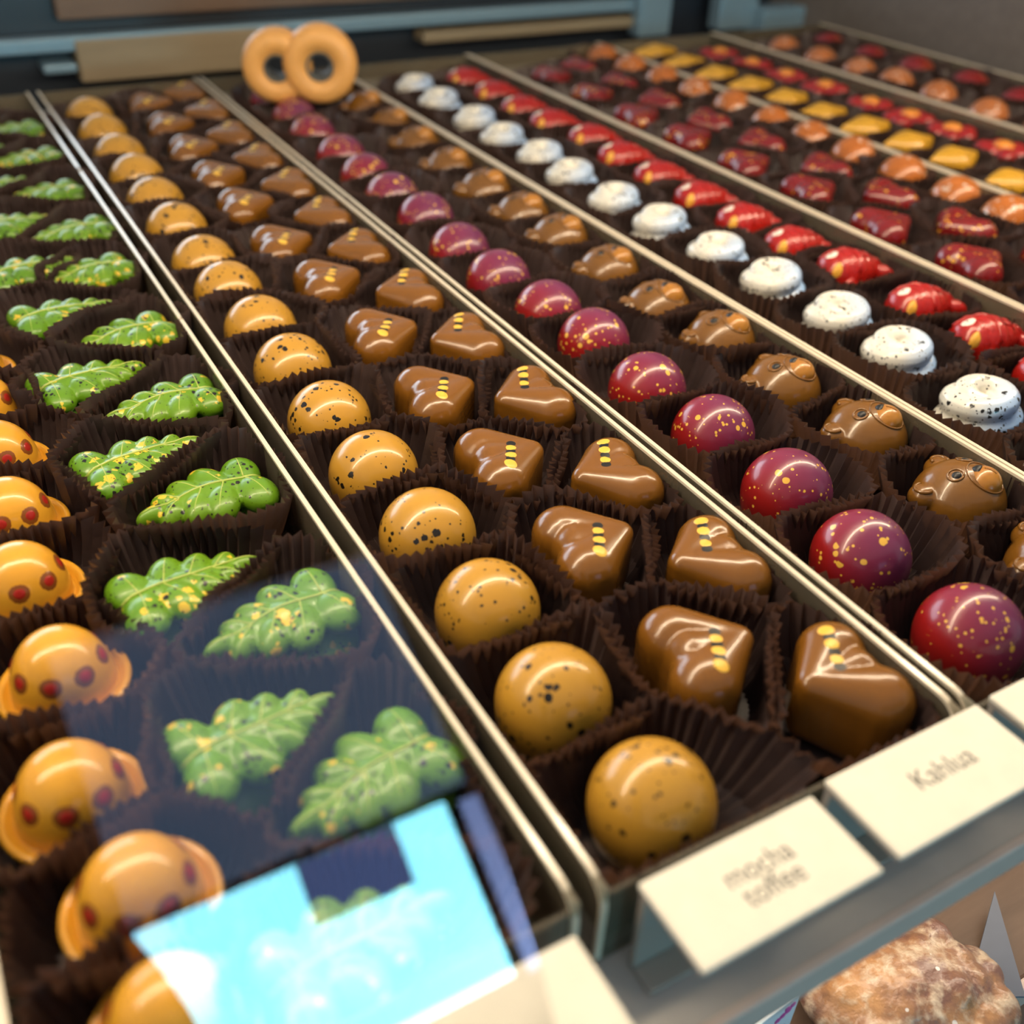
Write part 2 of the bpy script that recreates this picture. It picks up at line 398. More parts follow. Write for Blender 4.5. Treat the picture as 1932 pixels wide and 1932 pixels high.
rear('rear_post', 'steel_blue', (1368, -40), (1425, 52), YR - 24, 16, 'blue grey metal post right of the black slot', 'post')
rear('blue_box', 'steel_blue', (1445, 18), (1535, 66), YR - 40, 26, 'small blue box in the far corner by the end panel', 'box')
def tape(px, py, y, rpx, label):
    c = at_y(px, py, y); R = rpx * (right.dot(c - Vector((0, 0, HC))) * 0 + fwd.dot(c - Vector((0, 0, HC)))) / FPX
    t = empty('tape_roll', (c.x, c.y, c.z - R)); tag(t, label, 'tape roll', 'tan tape rolls')
    prof = [(R * 0.36, -11), (R * 0.80, -12), (R * 0.95, -9), (R, 0), (R * 0.95, 9), (R * 0.80, 12), (R * 0.36, 11)]
    for nm, pr, mt in (('roll', prof, 'tape_tan'), ('core', [(R * 0.30, -10), (R * 0.37, -11.3), (R * 0.37, 11.3), (R * 0.30, 10)], 'tape_core')):
        vs, fs = [], []; n = 40
        for (r, h) in pr:
            for j in range(n):
                a = 2 * math.pi * j / n; vs.append((r * math.cos(a), h, R + r * math.sin(a)))
        k = len(pr)
        for i in range(k):
            for j in range(n):
                a = i * n + j; b = i * n + (j + 1) % n; a2 = ((i + 1) % k) * n + j; b2 = ((i + 1) % k) * n + (j + 1) % n
                fs.append((a, a2, b2, b))
        q = obj(nm, mesh(nm, vs, fs), mt, t)
    t.rotation_euler = (0, 0, math.radians(-22)); return t
tape(604, 119, 640, 70, 'tan tape roll with dark core facing forward at rear')
tape(524, 122, 652, 66, 'tan tape roll half hidden behind the front roll')

# daylight from the work room behind the case
emis('rear_daylight', (0.72, 0.87, 1.0), 4.2)
wd = obj('window_4', box_me('window_4', -1500, 500, 2806, 2812, 150, 1000), 'rear_daylight'); wd['kind'] = 'structure'
for (a, b, c, d) in ((-1530, -1500, 120, 1030), (500, 530, 120, 1030), (-1500, 500, 120, 150), (-1500, 500, 1000, 1030), (-515, -485, 150, 1000)):
    obj('window_frame', box_me('window_frame', a, b, 2780, 2804, c, d), 'dark_metal', wd)

# right end panel of the display case and its rear frame
o = obj('wall_right', box_me('wall_right', 744, 764, -40, 1100, -60, 420), 'dark_wood'); o['kind'] = 'structure'
o = obj('floor', box_me('floor', -2500, 3000, -2600, 3200, -1020, -1000), 'brown_board'); o['kind'] = 'structure'

# LED tube over the trays
def lamp(name, x0, x1, y, z, label, strength, col, r=7.0):
    t = empty(name, ((x0 + x1) / 2, y, z + 22)); tag(t, label, 'lamp')
    vs, fs = tube([(x0 + (x1 - x0) * i / 8, y, z) for i in range(9)], [r] * 9, 16)
    emis(name + '_glow', col, strength)
    kid(t, 'tube', mesh('tube', vs, fs), name + '_glow')
    kid(t, 'housing', box_me('housing', x0 - 12, x1 + 12, y - 14, y + 14, z + 9, z + 22, 2), 'grey_plastic')
    for x in (x0 - 6, x1 + 6):
        kid(t, 'end_cap', box_me('end_cap', x - 6, x + 6, y - 10, y + 10, z - 9, z + 9, 2), 'grey_plastic')
    return t
lamp('case_lamp', -300, 950, 245, 245, 'warm LED tube lamp along the top of the display case', 42.0, (1.0, 0.80, 0.55))

lamp('fill_lamp', 20, 640, 96, -48, 'added warm fill tube under the shelf of trays', 14.0, (1.0, 0.82, 0.62), 4.0)  # fill light added to brighten the lower shelf
# ------------------------------------------------------------------ trays
def tray(x0, x1, what, y1=YBK):
    """clear open-topped tray: floor, four walls, polished rims"""
    T = 1.35; c = (x0 + x1) / 2
    t = empty('display_tray', (c, (YF + y1) / 2, -16)); tag(t, 'long clear acrylic tray holding ' + what, 'tray', 'long clear trays of chocolates')
    kid(t, 'base', box_me('base', x0, x1, YF, y1, -16, ZF), 'tray_acrylic')
    for xa in (x0, x1 - T):
        wl = kid(t, 'side_wall', box_me('side_wall', xa, xa + T, YF, y1, ZF, ZR - 0.5), 'tray_acrylic')
        # rounded front corner of the polished rim: runs along the top and down the front end
        path = [(xa + T / 2, y1, ZR - 0.4)] + [(xa + T / 2, YF + 6 - 6 * math.sin(a), ZR - 6.4 + 6 * math.cos(a)) for a in [k * math.pi / 12 for k in range(7)]] + [(xa + T / 2, YF, ZF)]
        vs, fs = [], []
        for k, p in enumerate(path):
            q0 = Vector(path[max(k - 1, 0)]); q1 = Vector(path[min(k + 1, len(path) - 1)]); d = (q1 - q0).normalized(); u = Vector((1, 0, 0)).cross(d)
            for sx, su in ((-0.5, -0.45), (0.5, -0.45), (0.5, 0.45), (-0.5, 0.45)): vs.append(Vector(p) + Vector((sx * T * 1.02, 0, 0)) + u * su)
        for k in range(len(path) - 1):
            for j in range(4):
                a = k * 4 + j; b = k * 4 + (j + 1) % 4; fs.append((a, b, b + 4, a + 4))
        fs += [(3, 2, 1, 0), tuple(len(vs) - 4 + j for j in range(4))]
        kid(t, 'rim', mesh('rim', vs, fs, False), 'tray_edge', 'bright polished edge')
    kid(t, 'end_wall', box_me('end_wall', x0 + T, x1 - T, YF + 0.3, YF + T, ZF, ZR - 3), 'tray_acrylic')
    kid(t, 'end_wall', box_me('end_wall', x0 + T, x1 - T, y1 - T, y1, ZF, ZR - 1), 'tray_acrylic')
    return t
TR = [(-25.5, 70.0), (75.0, 172.6), (175.4, 266.6), (267.4, 372.0), (373.2, 487.0), (488.4, 601.0), (602.4, 722.0)]
WH = ['yellow saucers and green leaves', 'mustard domes and caramel hearts', 'purple domes and bear faces', 'white swirls and red fish', 'red hearts and orange domes', 'yellow lozenges and red flowers', 'copper domes and crimson domes by the wooden end panel']
for (a, b), wt in zip(TR, WH): tray(a, b, wt)

# ------------------------------------------------------------------ paper cups
def cup_mesh(rnd, lim, base, hgt, pleats):
    """fluted cup pressed against its neighbours; lim(a) = free radius of the mouth, base(a) = radius of the foot"""
    n = pleats * 2; rows = 5; vs = []; fs = []
    ph = [rnd.uniform(0, 6.28) for _ in range(5)]
    raw = [lim(2 * math.pi * j / n) * (1 + 0.03 * math.sin(3 * 2 * math.pi * j / n + ph[4])) for j in range(n)]
    top = [sum(raw[(j + k) % n] * wt for k, wt in ((-3, 0.10), (-2, 0.15), (-1, 0.15), (0, 0.2), (1, 0.15), (2, 0.15), (3, 0.10))) for j in range(n)]
    jit = [rnd.uniform(-0.28, 0.28) for _ in range(n)]
    hj = [rnd.uniform(-0.5, 0.35) for _ in range(n)]
    aj = [rnd.uniform(0.6, 1.35) for _ in range(n)]
    for i in range(rows):
        t = i / (rows - 1)
        for j in range(n):
            a0 = 2 * math.pi * j / n; a = 2 * math.pi * (j + jit[j] * t) / n
            b = base(a0); r = b + (max(top[j], b * 1.04) - b) * t ** 0.6
            amp = (0.45 + 0.80 * t) * aj[j] * (1 if j % 2 else -1)
            z = hgt * t + (hj[j] + 1.3 * math.sin(2 * a + ph[0]) + 0.7 * math.sin(3 * a + ph[1])) * t * t
            vs.append(((r + amp) * math.cos(a), (r + amp) * math.sin(a), z))
    for i in range(rows - 1):
        for j in range(n):
            a = i * n + j; b = i * n + (j + 1) % n
            fs.append((a, b, b + n, a + n))
    c = len(vs); vs.append((0, 0, 0))
    for j in range(n): fs.append((c, (j + 1) % n, j))
    return mesh('paper_cup', vs, fs, False)

# ------------------------------------------------------------------ chocolate moulds; each mould = list of (part, mesh, material, label, [sub-parts])
def lathe(name, prof, seg=48):
    vs = []; fs = []
    for (r, z) in prof[:-1]:
        for j in range(seg):
            a = 2 * math.pi * j / seg; vs.append((r * math.cos(a), r * math.sin(a), z))
    top = len(vs); vs.append((0, 0, prof[-1][1])); bot = len(vs); vs.append((0, 0, prof[0][1]))
    n = len(prof) - 1
    for i in range(n - 1):
        for j in range(seg):
            a = i * seg + j; b = i * seg + (j + 1) % seg; fs.append((a, b, b + seg, a + seg))
    for j in range(seg):
        fs.append(((n - 1) * seg + j, (n - 1) * seg + (j + 1) % seg, top)); fs.append(((j + 1) % seg, j, bot))
    return mesh(name, vs, fs)
def dome_prof(r, eq, top, zb=ZB, taper=0.86):
    p = [(r * taper * 0.94, zb), (r * taper, zb + 0.8)]
    for i in range(1, 7): t = i / 6; p.append((r * (taper + (1 - taper) * math.sin(t * math.pi / 2)), zb + 0.8 + (eq - zb - 0.8) * t))
    for i in range(1, 16):
        a = math.pi / 2 * i / 16; p.append((r * math.cos(a), eq + (top - eq) * math.sin(a)))
    p.append((0, top)); return p
DOME = lathe('dome', dome_prof(14.0, -2.5, 11.6))
MOULD = {}
MOULD['mustard'] = [('body', DOME, 'mustard_shell', None, [])]
MOULD['purple'] = [('body', DOME, 'purple_shell', None, [])]
MOULD['orange'] = [('body', DOME, 'orange_shell', None, [])]
MOULD['copper'] = [('body', DOME, 'copper_shell', None, [])]
MOULD['crimson'] = [('body', lathe('low_dome', dome_prof(15, -3.5, 9.5)), 'crimson_shell', None, [])]

def heart_mould(shell, dots):
    vs, fs = [], []
    for sgn in (-1, 1):
        for i in range(11):
            t = i / 10; x = -3.4 + 13.6 * t; y = sgn * 8.4 * (1 - t) ** 1.0; r = 9.0 - 4.9 * t ** 0.9; zt = 9.0 - 1.6 * t
            for dz in (0, -2.5, -5, -7.5, -10, -12.5): ell(vs, fs, (x, y, zt - r * 0.9 + dz), (r, r, r * 0.9), 16, 10)
    for i in range(9):
        for dz in (0, -4, -8): ell(vs, fs, (-3.4 + i * 1.4, 0, 8.7 - 8.2 - i * 0.12 + dz), (6.2, 8.6 - i * 0.7, 8.0), 18, 10)
    me = remesh('heart', vs, fs, 0.6, 14, ZB)
    parts = [('body', me, shell, None, [])]
    if dots:
        tr = bvh(me)
        for k in range(3):
            y = -1.5 - 4.4 * k; x = 2.5 - 1.9 * k
            parts.append(('gold_dot', disc('gold_dot', tr, x, y, 1.75 + 0.2 * k, 1.75 + 0.2 * k, lift=0.12), 'gold_paint', 'round gold painted dot', []))
            parts.append(('black_dot', disc('black_dot', tr, x + 0.95, y + 2.3, 1.75, 1.6, lift=0.06), 'black_paint', 'round black painted dot', []))
    return parts
MOULD['caramel'] = heart_mould('caramel_shell', True)
MOULD['red_heart'] = heart_mould('red_heart_shell', False)

def bear_mould():
    vs, fs = [], []
    ell(vs, fs, (0, 0, -3), (14.2, 14.0, 13.2), 32, 20); ell(vs, fs, (0, 0, -9), (13, 13, 8), 32, 16)
    for s in (-1, 1):
        ell(vs, fs, (-9.2, s * 9.4, 0.5), (4.6, 4.6, 4.0)); ell(vs, fs, (-9.2, s * 9.4, -6), (4.2, 4.2, 6))
    me = remesh('bear_face', vs, fs, 0.6, 4, ZB); tr = bvh(me)
    parts = [('head', me, 'bear_shell', None, [])]
    for s in (-1, 1):
        pts = [(-9.6 + 2.6 * math.cos(a), s * (9.6 + 2.6 * math.sin(a))) for a in [math.radians(v) for v in range(20, 260, 24)]]
        parts.append(('ear_rim', ridge('ear_rim', tr, pts, 0.7, 0.5, 0.05), 'bear_shell', None, []))
        ring = [(-2.6 + 2.2 * math.cos(a), s * 5.2 + 2.2 * math.sin(a)) for a in [2 * math.pi * k / 18 for k in range(19)]]
        pup = disc('pupil', tr, -2.3, s * 5.2, 1.45, lift=0.10, dome=0.5)
        parts.append(('eye', ridge('eye_ring', tr, ring, 0.38, 0.38, 0.12), 'bear_shell', None, [('pupil', pup, 'black_paint', 'dark pupil')]))
    v2, f2 = [], []
    ell(v2, f2, (4.9, 0, 6.3), (5.5, 5.9, 4.9), 28, 16); mz = mesh('muzzle', v2, f2); tm = bvh(mz)
    nose = patch('nose', tm, lambda r, a: (2.2 + r * (1.5 * math.cos(a) - 0.4 * math.cos(2 * a)), r * 2.1 * math.sin(a)), lift=0.15, dome=0.5)
    mouth = ridge('mouth', tm, curve2((4.0, 0), (6, 0.2), (7.6, 0)), 0.2, 0.2, 0.02)
    ringp = [(4.9 + 5.7 * math.cos(a), 6.1 * math.sin(a)) for a in [2 * math.pi * k / 30 for k in range(31)]]
    parts.append(('muzzle', mz, 'muzzle_shell', 'lighter orange muzzle', [('nose', nose, 'black_paint', 'dark nose'), ('mouth_line', mouth, 'caramel_shell', None)]))
    parts.append(('muzzle_rim', ridge('muzzle_rim', tr, ringp, 0.35, 0.35, 0.1), 'bear_shell', None, []))
    return parts
MOULD['bear'] = bear_mould()

def swirl_mould():
    vs, fs = [], []
    path, rad = [], []
    N = 100
    for i in range(N + 1):
        t = i / N; a = math.radians(190) + t * math.radians(900)
        R = 12.2 - 4.2 * min(1, t / 0.55) - 6.2 * max(0, (t - 0.60) / 0.40) ** 1.1
        z = -3.5 + 8.6 * min(1, t / 0.55) ** 1.2 - 2.2 * max(0, (t - 0.72) / 0.28)
        path.append((R * math.cos(a), R * math.sin(a) * 0.96, z)); rad.append(1.0 + 3.4 * min(1, t * 7) - 1.7 * max(0, (t - 0.72) / 0.28))
    v, f = tube(path, rad, 12); vs += [tuple(q) for q in v]; fs += f
    ell(vs, fs, (0, 0, -6), (14.6, 14.0, 6.2), 32, 12); ell(vs, fs, (0, 0, -10), (13.2, 12.8, 6), 28, 12)
    ell(vs, fs, (0, 0, -2), (8.6, 8.4, 5.8), 24, 12)
    ell(vs, fs, (-14.6, -2.0, -3.4), (3.4, 1.6, 1.7), 12, 8, 0.2)
    return [('body', remesh('swirl', vs, fs, 0.5, 2, ZB), 'white_shell', None, [])]
MOULD['swirl'] = swirl_mould()

def fish_mould():
    vs, fs = [], []
    for (x, ry, rz) in ((-9, 8.8, 9.0), (-6, 10.4, 10.4), (-2, 11.0, 11.0), (2, 10.0, 10.4), (6, 7.8, 9.0), (9, 5.6, 7.4), (11.5, 4.0, 6.0)):
        ell(vs, fs, (x, 0, -1.0), (6.0, ry, rz), 20, 14); ell(vs, fs, (x, 0, -8.0), (5.4, ry * 0.9, 5.5), 18, 8)
    for (x, y, a, lx) in ((15.8, 4.6, 0.8, 5.8), (15.8, -4.0, -0.75, 5.2)): ell(vs, fs, (x, y, -1), (lx, 2.6, 3.6), 16, 8, a); ell(vs, fs, (x, y, -8), (lx, 2.4, 5), 16, 8, a)
    ell(vs, fs, (7.5, 9.0, -1), (4.8, 2.8, 4.2), 16, 8, -0.5); ell(vs, fs, (7, 8.0, -8), (4.6, 2.4, 5), 16, 8, -0.4)
    ell(vs, fs, (-4, -10.0, -3), (4.2, 2.2, 4.0), 16, 8, 0.3)
    me = remesh('fish', vs, fs, 0.55, 3, ZB); tr = bvh(me)
    P = [('body', me, 'fish_shell', None, [])]
    P.append(('gill_ridge', ridge('gill', tr, curve2((-12.0, 5.6), (4.5, 8.4), (-0.6, -9.6), 18), 0.7, 0.75, 0.1), 'fish_shell', None, []))
    eye = disc('eye', tr, -9.4, 0.8, 2.7, 2.2, lift=0.12, dome=0.35)
    P.append(('eye', eye, 'eye_white', 'white eye', [('pupil', disc('pupil', tr, -9.6, 1.0, 0.75, 0.6, lift=0.5), 'black_paint', 'small dark pupil')]))
    P.append(('lips', patch('lips', tr, lambda r, a: (-9.9 + r * (2.1 * math.cos(a) - 0.5 * math.cos(2 * a)), -6.6 + r * 1.7 * math.sin(a)), lift=0.12, dome=0.7), 'lip_yellow', 'yellow lips', []))
    for k, (p0, p1, p2) in enumerate([((3, 5.0), (5.5, 2.0), (3.5, -0.5)), ((6.8, 4.2), (8.5, 1.6), (6.8, -1.0)), ((2.6, -1.0), (5.5, 1.2), (9.5, -1.6)), ((2.6, -3.4), (5.5, -2.2), (9.0, -3.6)), ((12.5, 1.0), (14.5, 2.6), (17.5, 5.4)), ((12.5, -0.6), (14.5, -2.0), (17.0, -5.0))]):
        P.append(('scale_ridge' if k < 2 else ('fin_ridge' if k < 4 else 'tail_ray'), ridge('r', tr, curve2(p0, p1, p2, 8), 0.6, 0.4, 0.08), 'fish_shell', None, []))
    return P
MOULD['fish'] = fish_mould()

def leaf_mould(seed):
    rnd = random.Random(seed); vs, fs = [], []
    lobes = []
    for k, (x, ln, wd, ang) in enumerate(((-10.0, 10.2, 6.0, 1.75), (-3.8, 10.6, 5.2, 1.15), (3.0, 9.4, 4.4, 0.92), (9.4, 7.4, 3.4, 0.70))):
        for s in (-1, 1):
            an = s * (ang + rnd.uniform(-0.08, 0.08)); l2 = ln * rnd.uniform(0.95, 1.06)
            cx = x + math.cos(an) * l2 * 0.55; cy = math.sin(an) * l2 * 0.55
            z = 4.6 - 0.10 * abs(cy) - 0.12 * max(0, x)
            ell(vs, fs, (cx, cy, z - 3.0), (l2 * 0.74, wd, 4.6), 20, 12, an); lobes.append((x, an, l2))
    ell(vs, fs, (16.4, 0, 0.4), (6.5, 2.8, 3.8), 20, 10); ell(vs, fs, (0, 0, 1.0), (16, 5.5, 4.4), 24, 12)
    # backing slab, a little wider than the lobes
    for (x, rx, ry) in ((-7, 12.0, 13.2), (1, 12.5, 11.8), (9, 11, 8.0), (16, 7.4, 3.8)): ell(vs, fs, (x, 0, -8.5), (rx, ry, 6.0), 28, 10)
    me = remesh('leaf', vs, fs, 0.55, 3, ZB); tr = bvh(me)
    P = [('body', me, 'leaf_shell', None, [])]
    P.append(('midrib', ridge('midrib', tr, [(-15 + 36 * i / 24, 0.5 * math.sin(i * 0.4)) for i in range(25)], 0.45, 0.22, 0.0), 'vein_paint', 'pale raised midrib', []))
    for (x, an, l2) in lobes:
        P.append(('vein', ridge('vein', tr, [(x + math.cos(an) * l2 * t * 1.15, math.sin(an) * l2 * t * 1.15) for t in [i / 8 for i in range(9)]], 0.26, 0.10, -0.03), 'vein_paint', None, []))
    return P
MOULD['leaf'] = leaf_mould(1); MOULD['leaf_b'] = leaf_mould(5)

def saucer_mould():
    prof = [(12.5, ZB), (14.0, ZB + 2.0), (14.9, -5.4), (15.4, -4.0), (15.0, -3.2), (13.8, -3.4), (13.2, -4.2), (12.2, -5.0)]
    for i in range(0, 16):
        a = math.pi / 2 * i / 16; prof.append((11.9 * math.cos(a) ** 0.85, -5.0 + 16.0 * math.sin(a)))
    prof.append((0, 11.0))
    me = lathe('saucer', prof, 56); P = [('body', me, 'saucer_shell', None, [])]
    # round windows: brown ring with a red centre, laid on the dome flank
    for k in range(8):
        a0 = 2 * math.pi * k / 8 + 0.2; el = math.radians(34)
        def surf(u, v, lift):
            e = el + v / 15.0; a = a0 + u / (11.9 * math.cos(e))
            r = 11.9 * math.cos(e) ** 0.85 + lift; return (r * math.cos(a), r * math.sin(a), -5.0 + (16.0 + lift) * math.sin(e))
        def dsc(nm, R, lift):
            vs = [surf(0, 0, lift)]; fs = []
            for i in range(1, 4):
                for j in range(18):
                    b = 2 * math.pi * j / 18; vs.append(surf(R * i / 3 * math.cos(b), R * i / 3 * math.sin(b), lift if i < 3 else -0.05))
            for j in range(18): fs.append((0, 1 + j, 1 + (j + 1) % 18))
            for i in range(2):
                for j in range(18): a = 1 + i * 18 + j; b = 1 + i * 18 + (j + 1) % 18; fs.append((a, a + 18, b + 18, b))
            return mesh(nm, vs, fs)
        P.append(('spot_ring', dsc('spot_ring', 2.9, 0.07), 'dot_brown', 'brown ring of a painted spot', [('spot', dsc('spot', 1.75, 0.14), 'dot_red', 'red painted spot')]))
    return P
MOULD['saucer'] = saucer_mould()

def lozenge_mould():
    vs, fs = [], []
    for i in range(13):
        t = (i - 6) / 6; r = 11.5 * (1 - abs(t) ** 1.3) + 1.5
        ell(vs, fs, (t * 16, 0, -1.5), (4, r, 8.6 * (1 - 0.45 * abs(t))), 18, 10); ell(vs, fs, (t * 15.4, 0, -8.5), (4, r, 5.5), 18, 8)
    return [('body', remesh('lozenge', vs, fs, 0.6, 4, ZB), 'yellow_shell', None, [])]
MOULD['lozenge'] = lozenge_mould()
def flower_mould():
    vs, fs = [], []
    for k in range(6):
        a = math.pi / 3 * k; ell(vs, fs, (10.0 * math.cos(a), 10.0 * math.sin(a), -1), (7.6, 6.2, 5.2), 18, 10, a); ell(vs, fs, (9 * math.cos(a), 9 * math.sin(a), -8), (6.8, 5.6, 6), 18, 10, a)
    ell(vs, fs, (0, 0, -5), (9, 9, 8), 20, 10)
    P = [('petals', remesh('petals', vs, fs, 0.6, 3, ZB), 'flower_shell', None, [])]
    v2, f2 = [], []; ell(v2, f2, (0, 0, 2.6), (6.4, 6.4, 3.6), 24, 12)
    P.append(('centre', mesh('centre', v2, f2), 'flower_centre', 'yellow centre', []))
    return P
MOULD['flower'] = flower_mould()

ORD = ['first', 'second', 'third', 'fourth', 'fifth', 'sixth', 'seventh', 'eighth', 'ninth', 'tenth', 'eleventh', 'twelfth', 'thirteenth', 'fourteenth', 'fifteenth', 'sixteenth', 'seventeenth', 'eighteenth', 'nineteenth', 'twentieth', 'twenty-first', 'twenty-second']
def place(mould, name, label, group, x, y, rot, z=0.0):
    P = MOULD[mould]
    if len(P) == 1:
        o = obj(name, P[0][1], P[0][2], None, (x, y, z), rot)
    else:
        o = empty(name, (x, y, z + ZB), rot)
        for (pn, me, mat, lab, subs) in P:
            q = obj(pn, me, mat, o, (0, 0, -ZB))
            if lab: q['label'] = lab
            for (sn, sme, smat, slab) in subs:
                r = obj(sn, sme, smat, q)
                if slab: r['label'] = slab
    tag(o, label, 'chocolate', group)
    return o
TOTAL = {}; CUPLIST = []
def row(mould, name, what, pts, rot, cup='round', cuprot=0.0, jrot=0.06, where='', zj=0.8, cupscale=1.0):
    """one line of chocolates, front to back, each in its own paper cup"""
    cnt = 0
    for i, (x, y) in enumerate(pts):
        px, py = project((x, y, 0))
        if px < -170 or px > 2080 or py > 2080 or y < 99 or y > 703: continue
        md = mould if not isinstance(mould, tuple) else mould[i % len(mould)]
        r = random.uniform(-jrot, jrot); z = random.uniform(0, zj)
        nm = ORD[cnt]; cnt += 1
        place(md, name, '%s, %s from the front%s' % (what, nm, where), what + ' row', x, y, rot + r, z)
        CUPLIST.append((x, y, cup, cuprot, nm, what, where))
    TOTAL[name] = cnt
def from_px(px, front=0, back=0, z=0.0, sp=None):
    """chocolates located by their pixel on the tray plane, the row continued at its own spacing"""
    P = [at_z(a, b, z) for a, b in px]; P = [(p.x, p.y) for p in P]
    sp = sp or (P[-1][1] - P[0][1]) / (len(P) - 1)
    mx = sum(p[0] for p in P) / len(P)
    P = [(mx + (p[0] - mx) * 0.7, p[1]) for p in P]
    for k in range(front): P.insert(0, (mx, P[0][1] - sp))
    for k in range(back): P.append((mx + random.uniform(-1, 1), P[-1][1] + sp))
    return P
D2R = math.radians
row('saucer', 'saucer_chocolate', 'yellow saucer-shaped chocolate with red spots', from_px([(335, 1905), (272, 1665), (115, 1490), (115, 1255), (30, 1090), (15, 965), (-5, 850)], 0, 2, 2), 0, 'wide', jrot=3.1)
row(('leaf', 'leaf_b'), 'leaf_chocolate', 'green leaf chocolate pointing right', from_px([(470, 1395), (340, 1110), (265, 870), (155, 720), (115, 595), (40, 515), (10, 430)], 1, 4, 2), D2R(10), 'oval', D2R(12), 0.09)
row(('leaf_b', 'leaf'), 'leaf_chocolate', 'green leaf chocolate pointing left', from_px([(710, 1460), (540, 1165), (395, 935), (325, 760), (245, 635), (180, 515), (150, 440)], 0, 4, 2), D2R(190), 'oval', D2R(10), 0.09)
row('mustard', 'dome_chocolate', 'mustard dome chocolate with black specks', from_px([(1240, 1500), (1043, 1315), (924, 1140), (810, 1000), (705, 885), (620, 785), (553, 693), (493, 615), (430, 550), (383, 497), (332, 433), (292, 383), (258, 335), (226, 297), (195, 255), (170, 222), (150, 190)]), 0, jrot=3.1)
row('caramel', 'heart_chocolate', 'caramel heart chocolate pointing right', from_px([(1325, 1245), (1105, 1045), (945, 885), (822, 760), (722, 645), (620, 545), (528, 475), (460, 400), (410, 345)], 1, 5), D2R(-8), 'heart')
row('caramel', 'heart_chocolate', 'caramel heart chocolate pointing left', from_px([(1590, 1290), (1345, 1070), (1155, 910), (1005, 765), (880, 655), (772, 565), (675, 485), (610, 420), (545, 365)], 0, 5), D2R(175), 'heart')
row('purple', 'dome_chocolate', 'purple dome chocolate with gold specks', from_px([(1830, 1190), (1620, 1045), (1487, 920), (1350, 810), (1220, 730), (1125, 640), (1035, 585), (937, 525), (863, 470), (805, 410), (737, 372), (690, 333), (643, 297), (590, 255), (560, 222), (515, 192)]), 0, jrot=0.7)
row('bear', 'bear_chocolate', 'brown bear-face chocolate', from_px([(1990, 1075), (1810, 935), (1635, 815), (1470, 730), (1360, 640), (1235, 580), (1147, 510), (1055, 450), (985, 405), (915, 360), (850, 315), (790, 275), (745, 237), (695, 205)], 0, 1), D2R(-62), jrot=0.15)
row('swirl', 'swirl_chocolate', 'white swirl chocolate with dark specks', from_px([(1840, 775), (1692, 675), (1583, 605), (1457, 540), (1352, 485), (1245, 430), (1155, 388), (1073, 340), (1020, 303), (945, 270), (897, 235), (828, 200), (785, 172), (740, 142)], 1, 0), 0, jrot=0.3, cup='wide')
row('fish', 'fish_chocolate', 'red fish chocolate with white eye', from_px([(1985, 715), (1860, 640), (1735, 580), (1600, 513), (1493, 470), (1400, 425), (1320, 380), (1243, 340), (1175, 303), (1120, 268), (1040, 240), (985, 212), (935, 183), (880, 157)], 0, 0), D2R(-12), 'fish', D2R(-12), 0.1)
row('red_heart', 'heart_chocolate', 'dark red heart chocolate with gold specks pointing right', from_px([(1835, 510), (1665, 437), (1530, 370), (1405, 320)], 1, 6), D2R(-8), 'heart')
row('red_heart', 'heart_chocolate', 'dark red heart chocolate with gold specks pointing left', from_px([(1810, 440), (1670, 380), (1550, 330), (1430, 280)], 1, 6), D2R(175), 'heart')
row('orange', 'dome_chocolate', 'orange dome chocolate with pale specks', from_px([(1895, 415), (1800, 375), (1700, 335), (1610, 297), (1530, 265), (1455, 237), (1385, 205), (1315, 180)], 1, 5), 0, jrot=3.1)
row('lozenge', 'lozenge_chocolate', 'yellow lozenge-shaped chocolate', from_px([(1900, 345), (1800, 300), (1715, 270), (1635, 240), (1550, 215)], 1, 8), D2R(-6), 'low')
row('flower', 'flower_chocolate', 'red flower chocolate with yellow centre', from_px([(1890, 285), (1795, 250), (1715, 225), (1640, 200), (1555, 170)], 1, 7), 0, 'low', jrot=0.5)
row('copper', 'dome_chocolate', 'copper dome chocolate beside the crimson domes', from_px([(1860, 220), (1770, 185), (1690, 160), (1620, 140)], 1, 5), 0, jrot=3.1)
row('crimson', 'dome_chocolate', 'crimson low dome chocolate beside the wooden end panel', from_px([(1920, 195), (1830, 160), (1730, 130), (1640, 110)], 1, 4), 0, jrot=1)

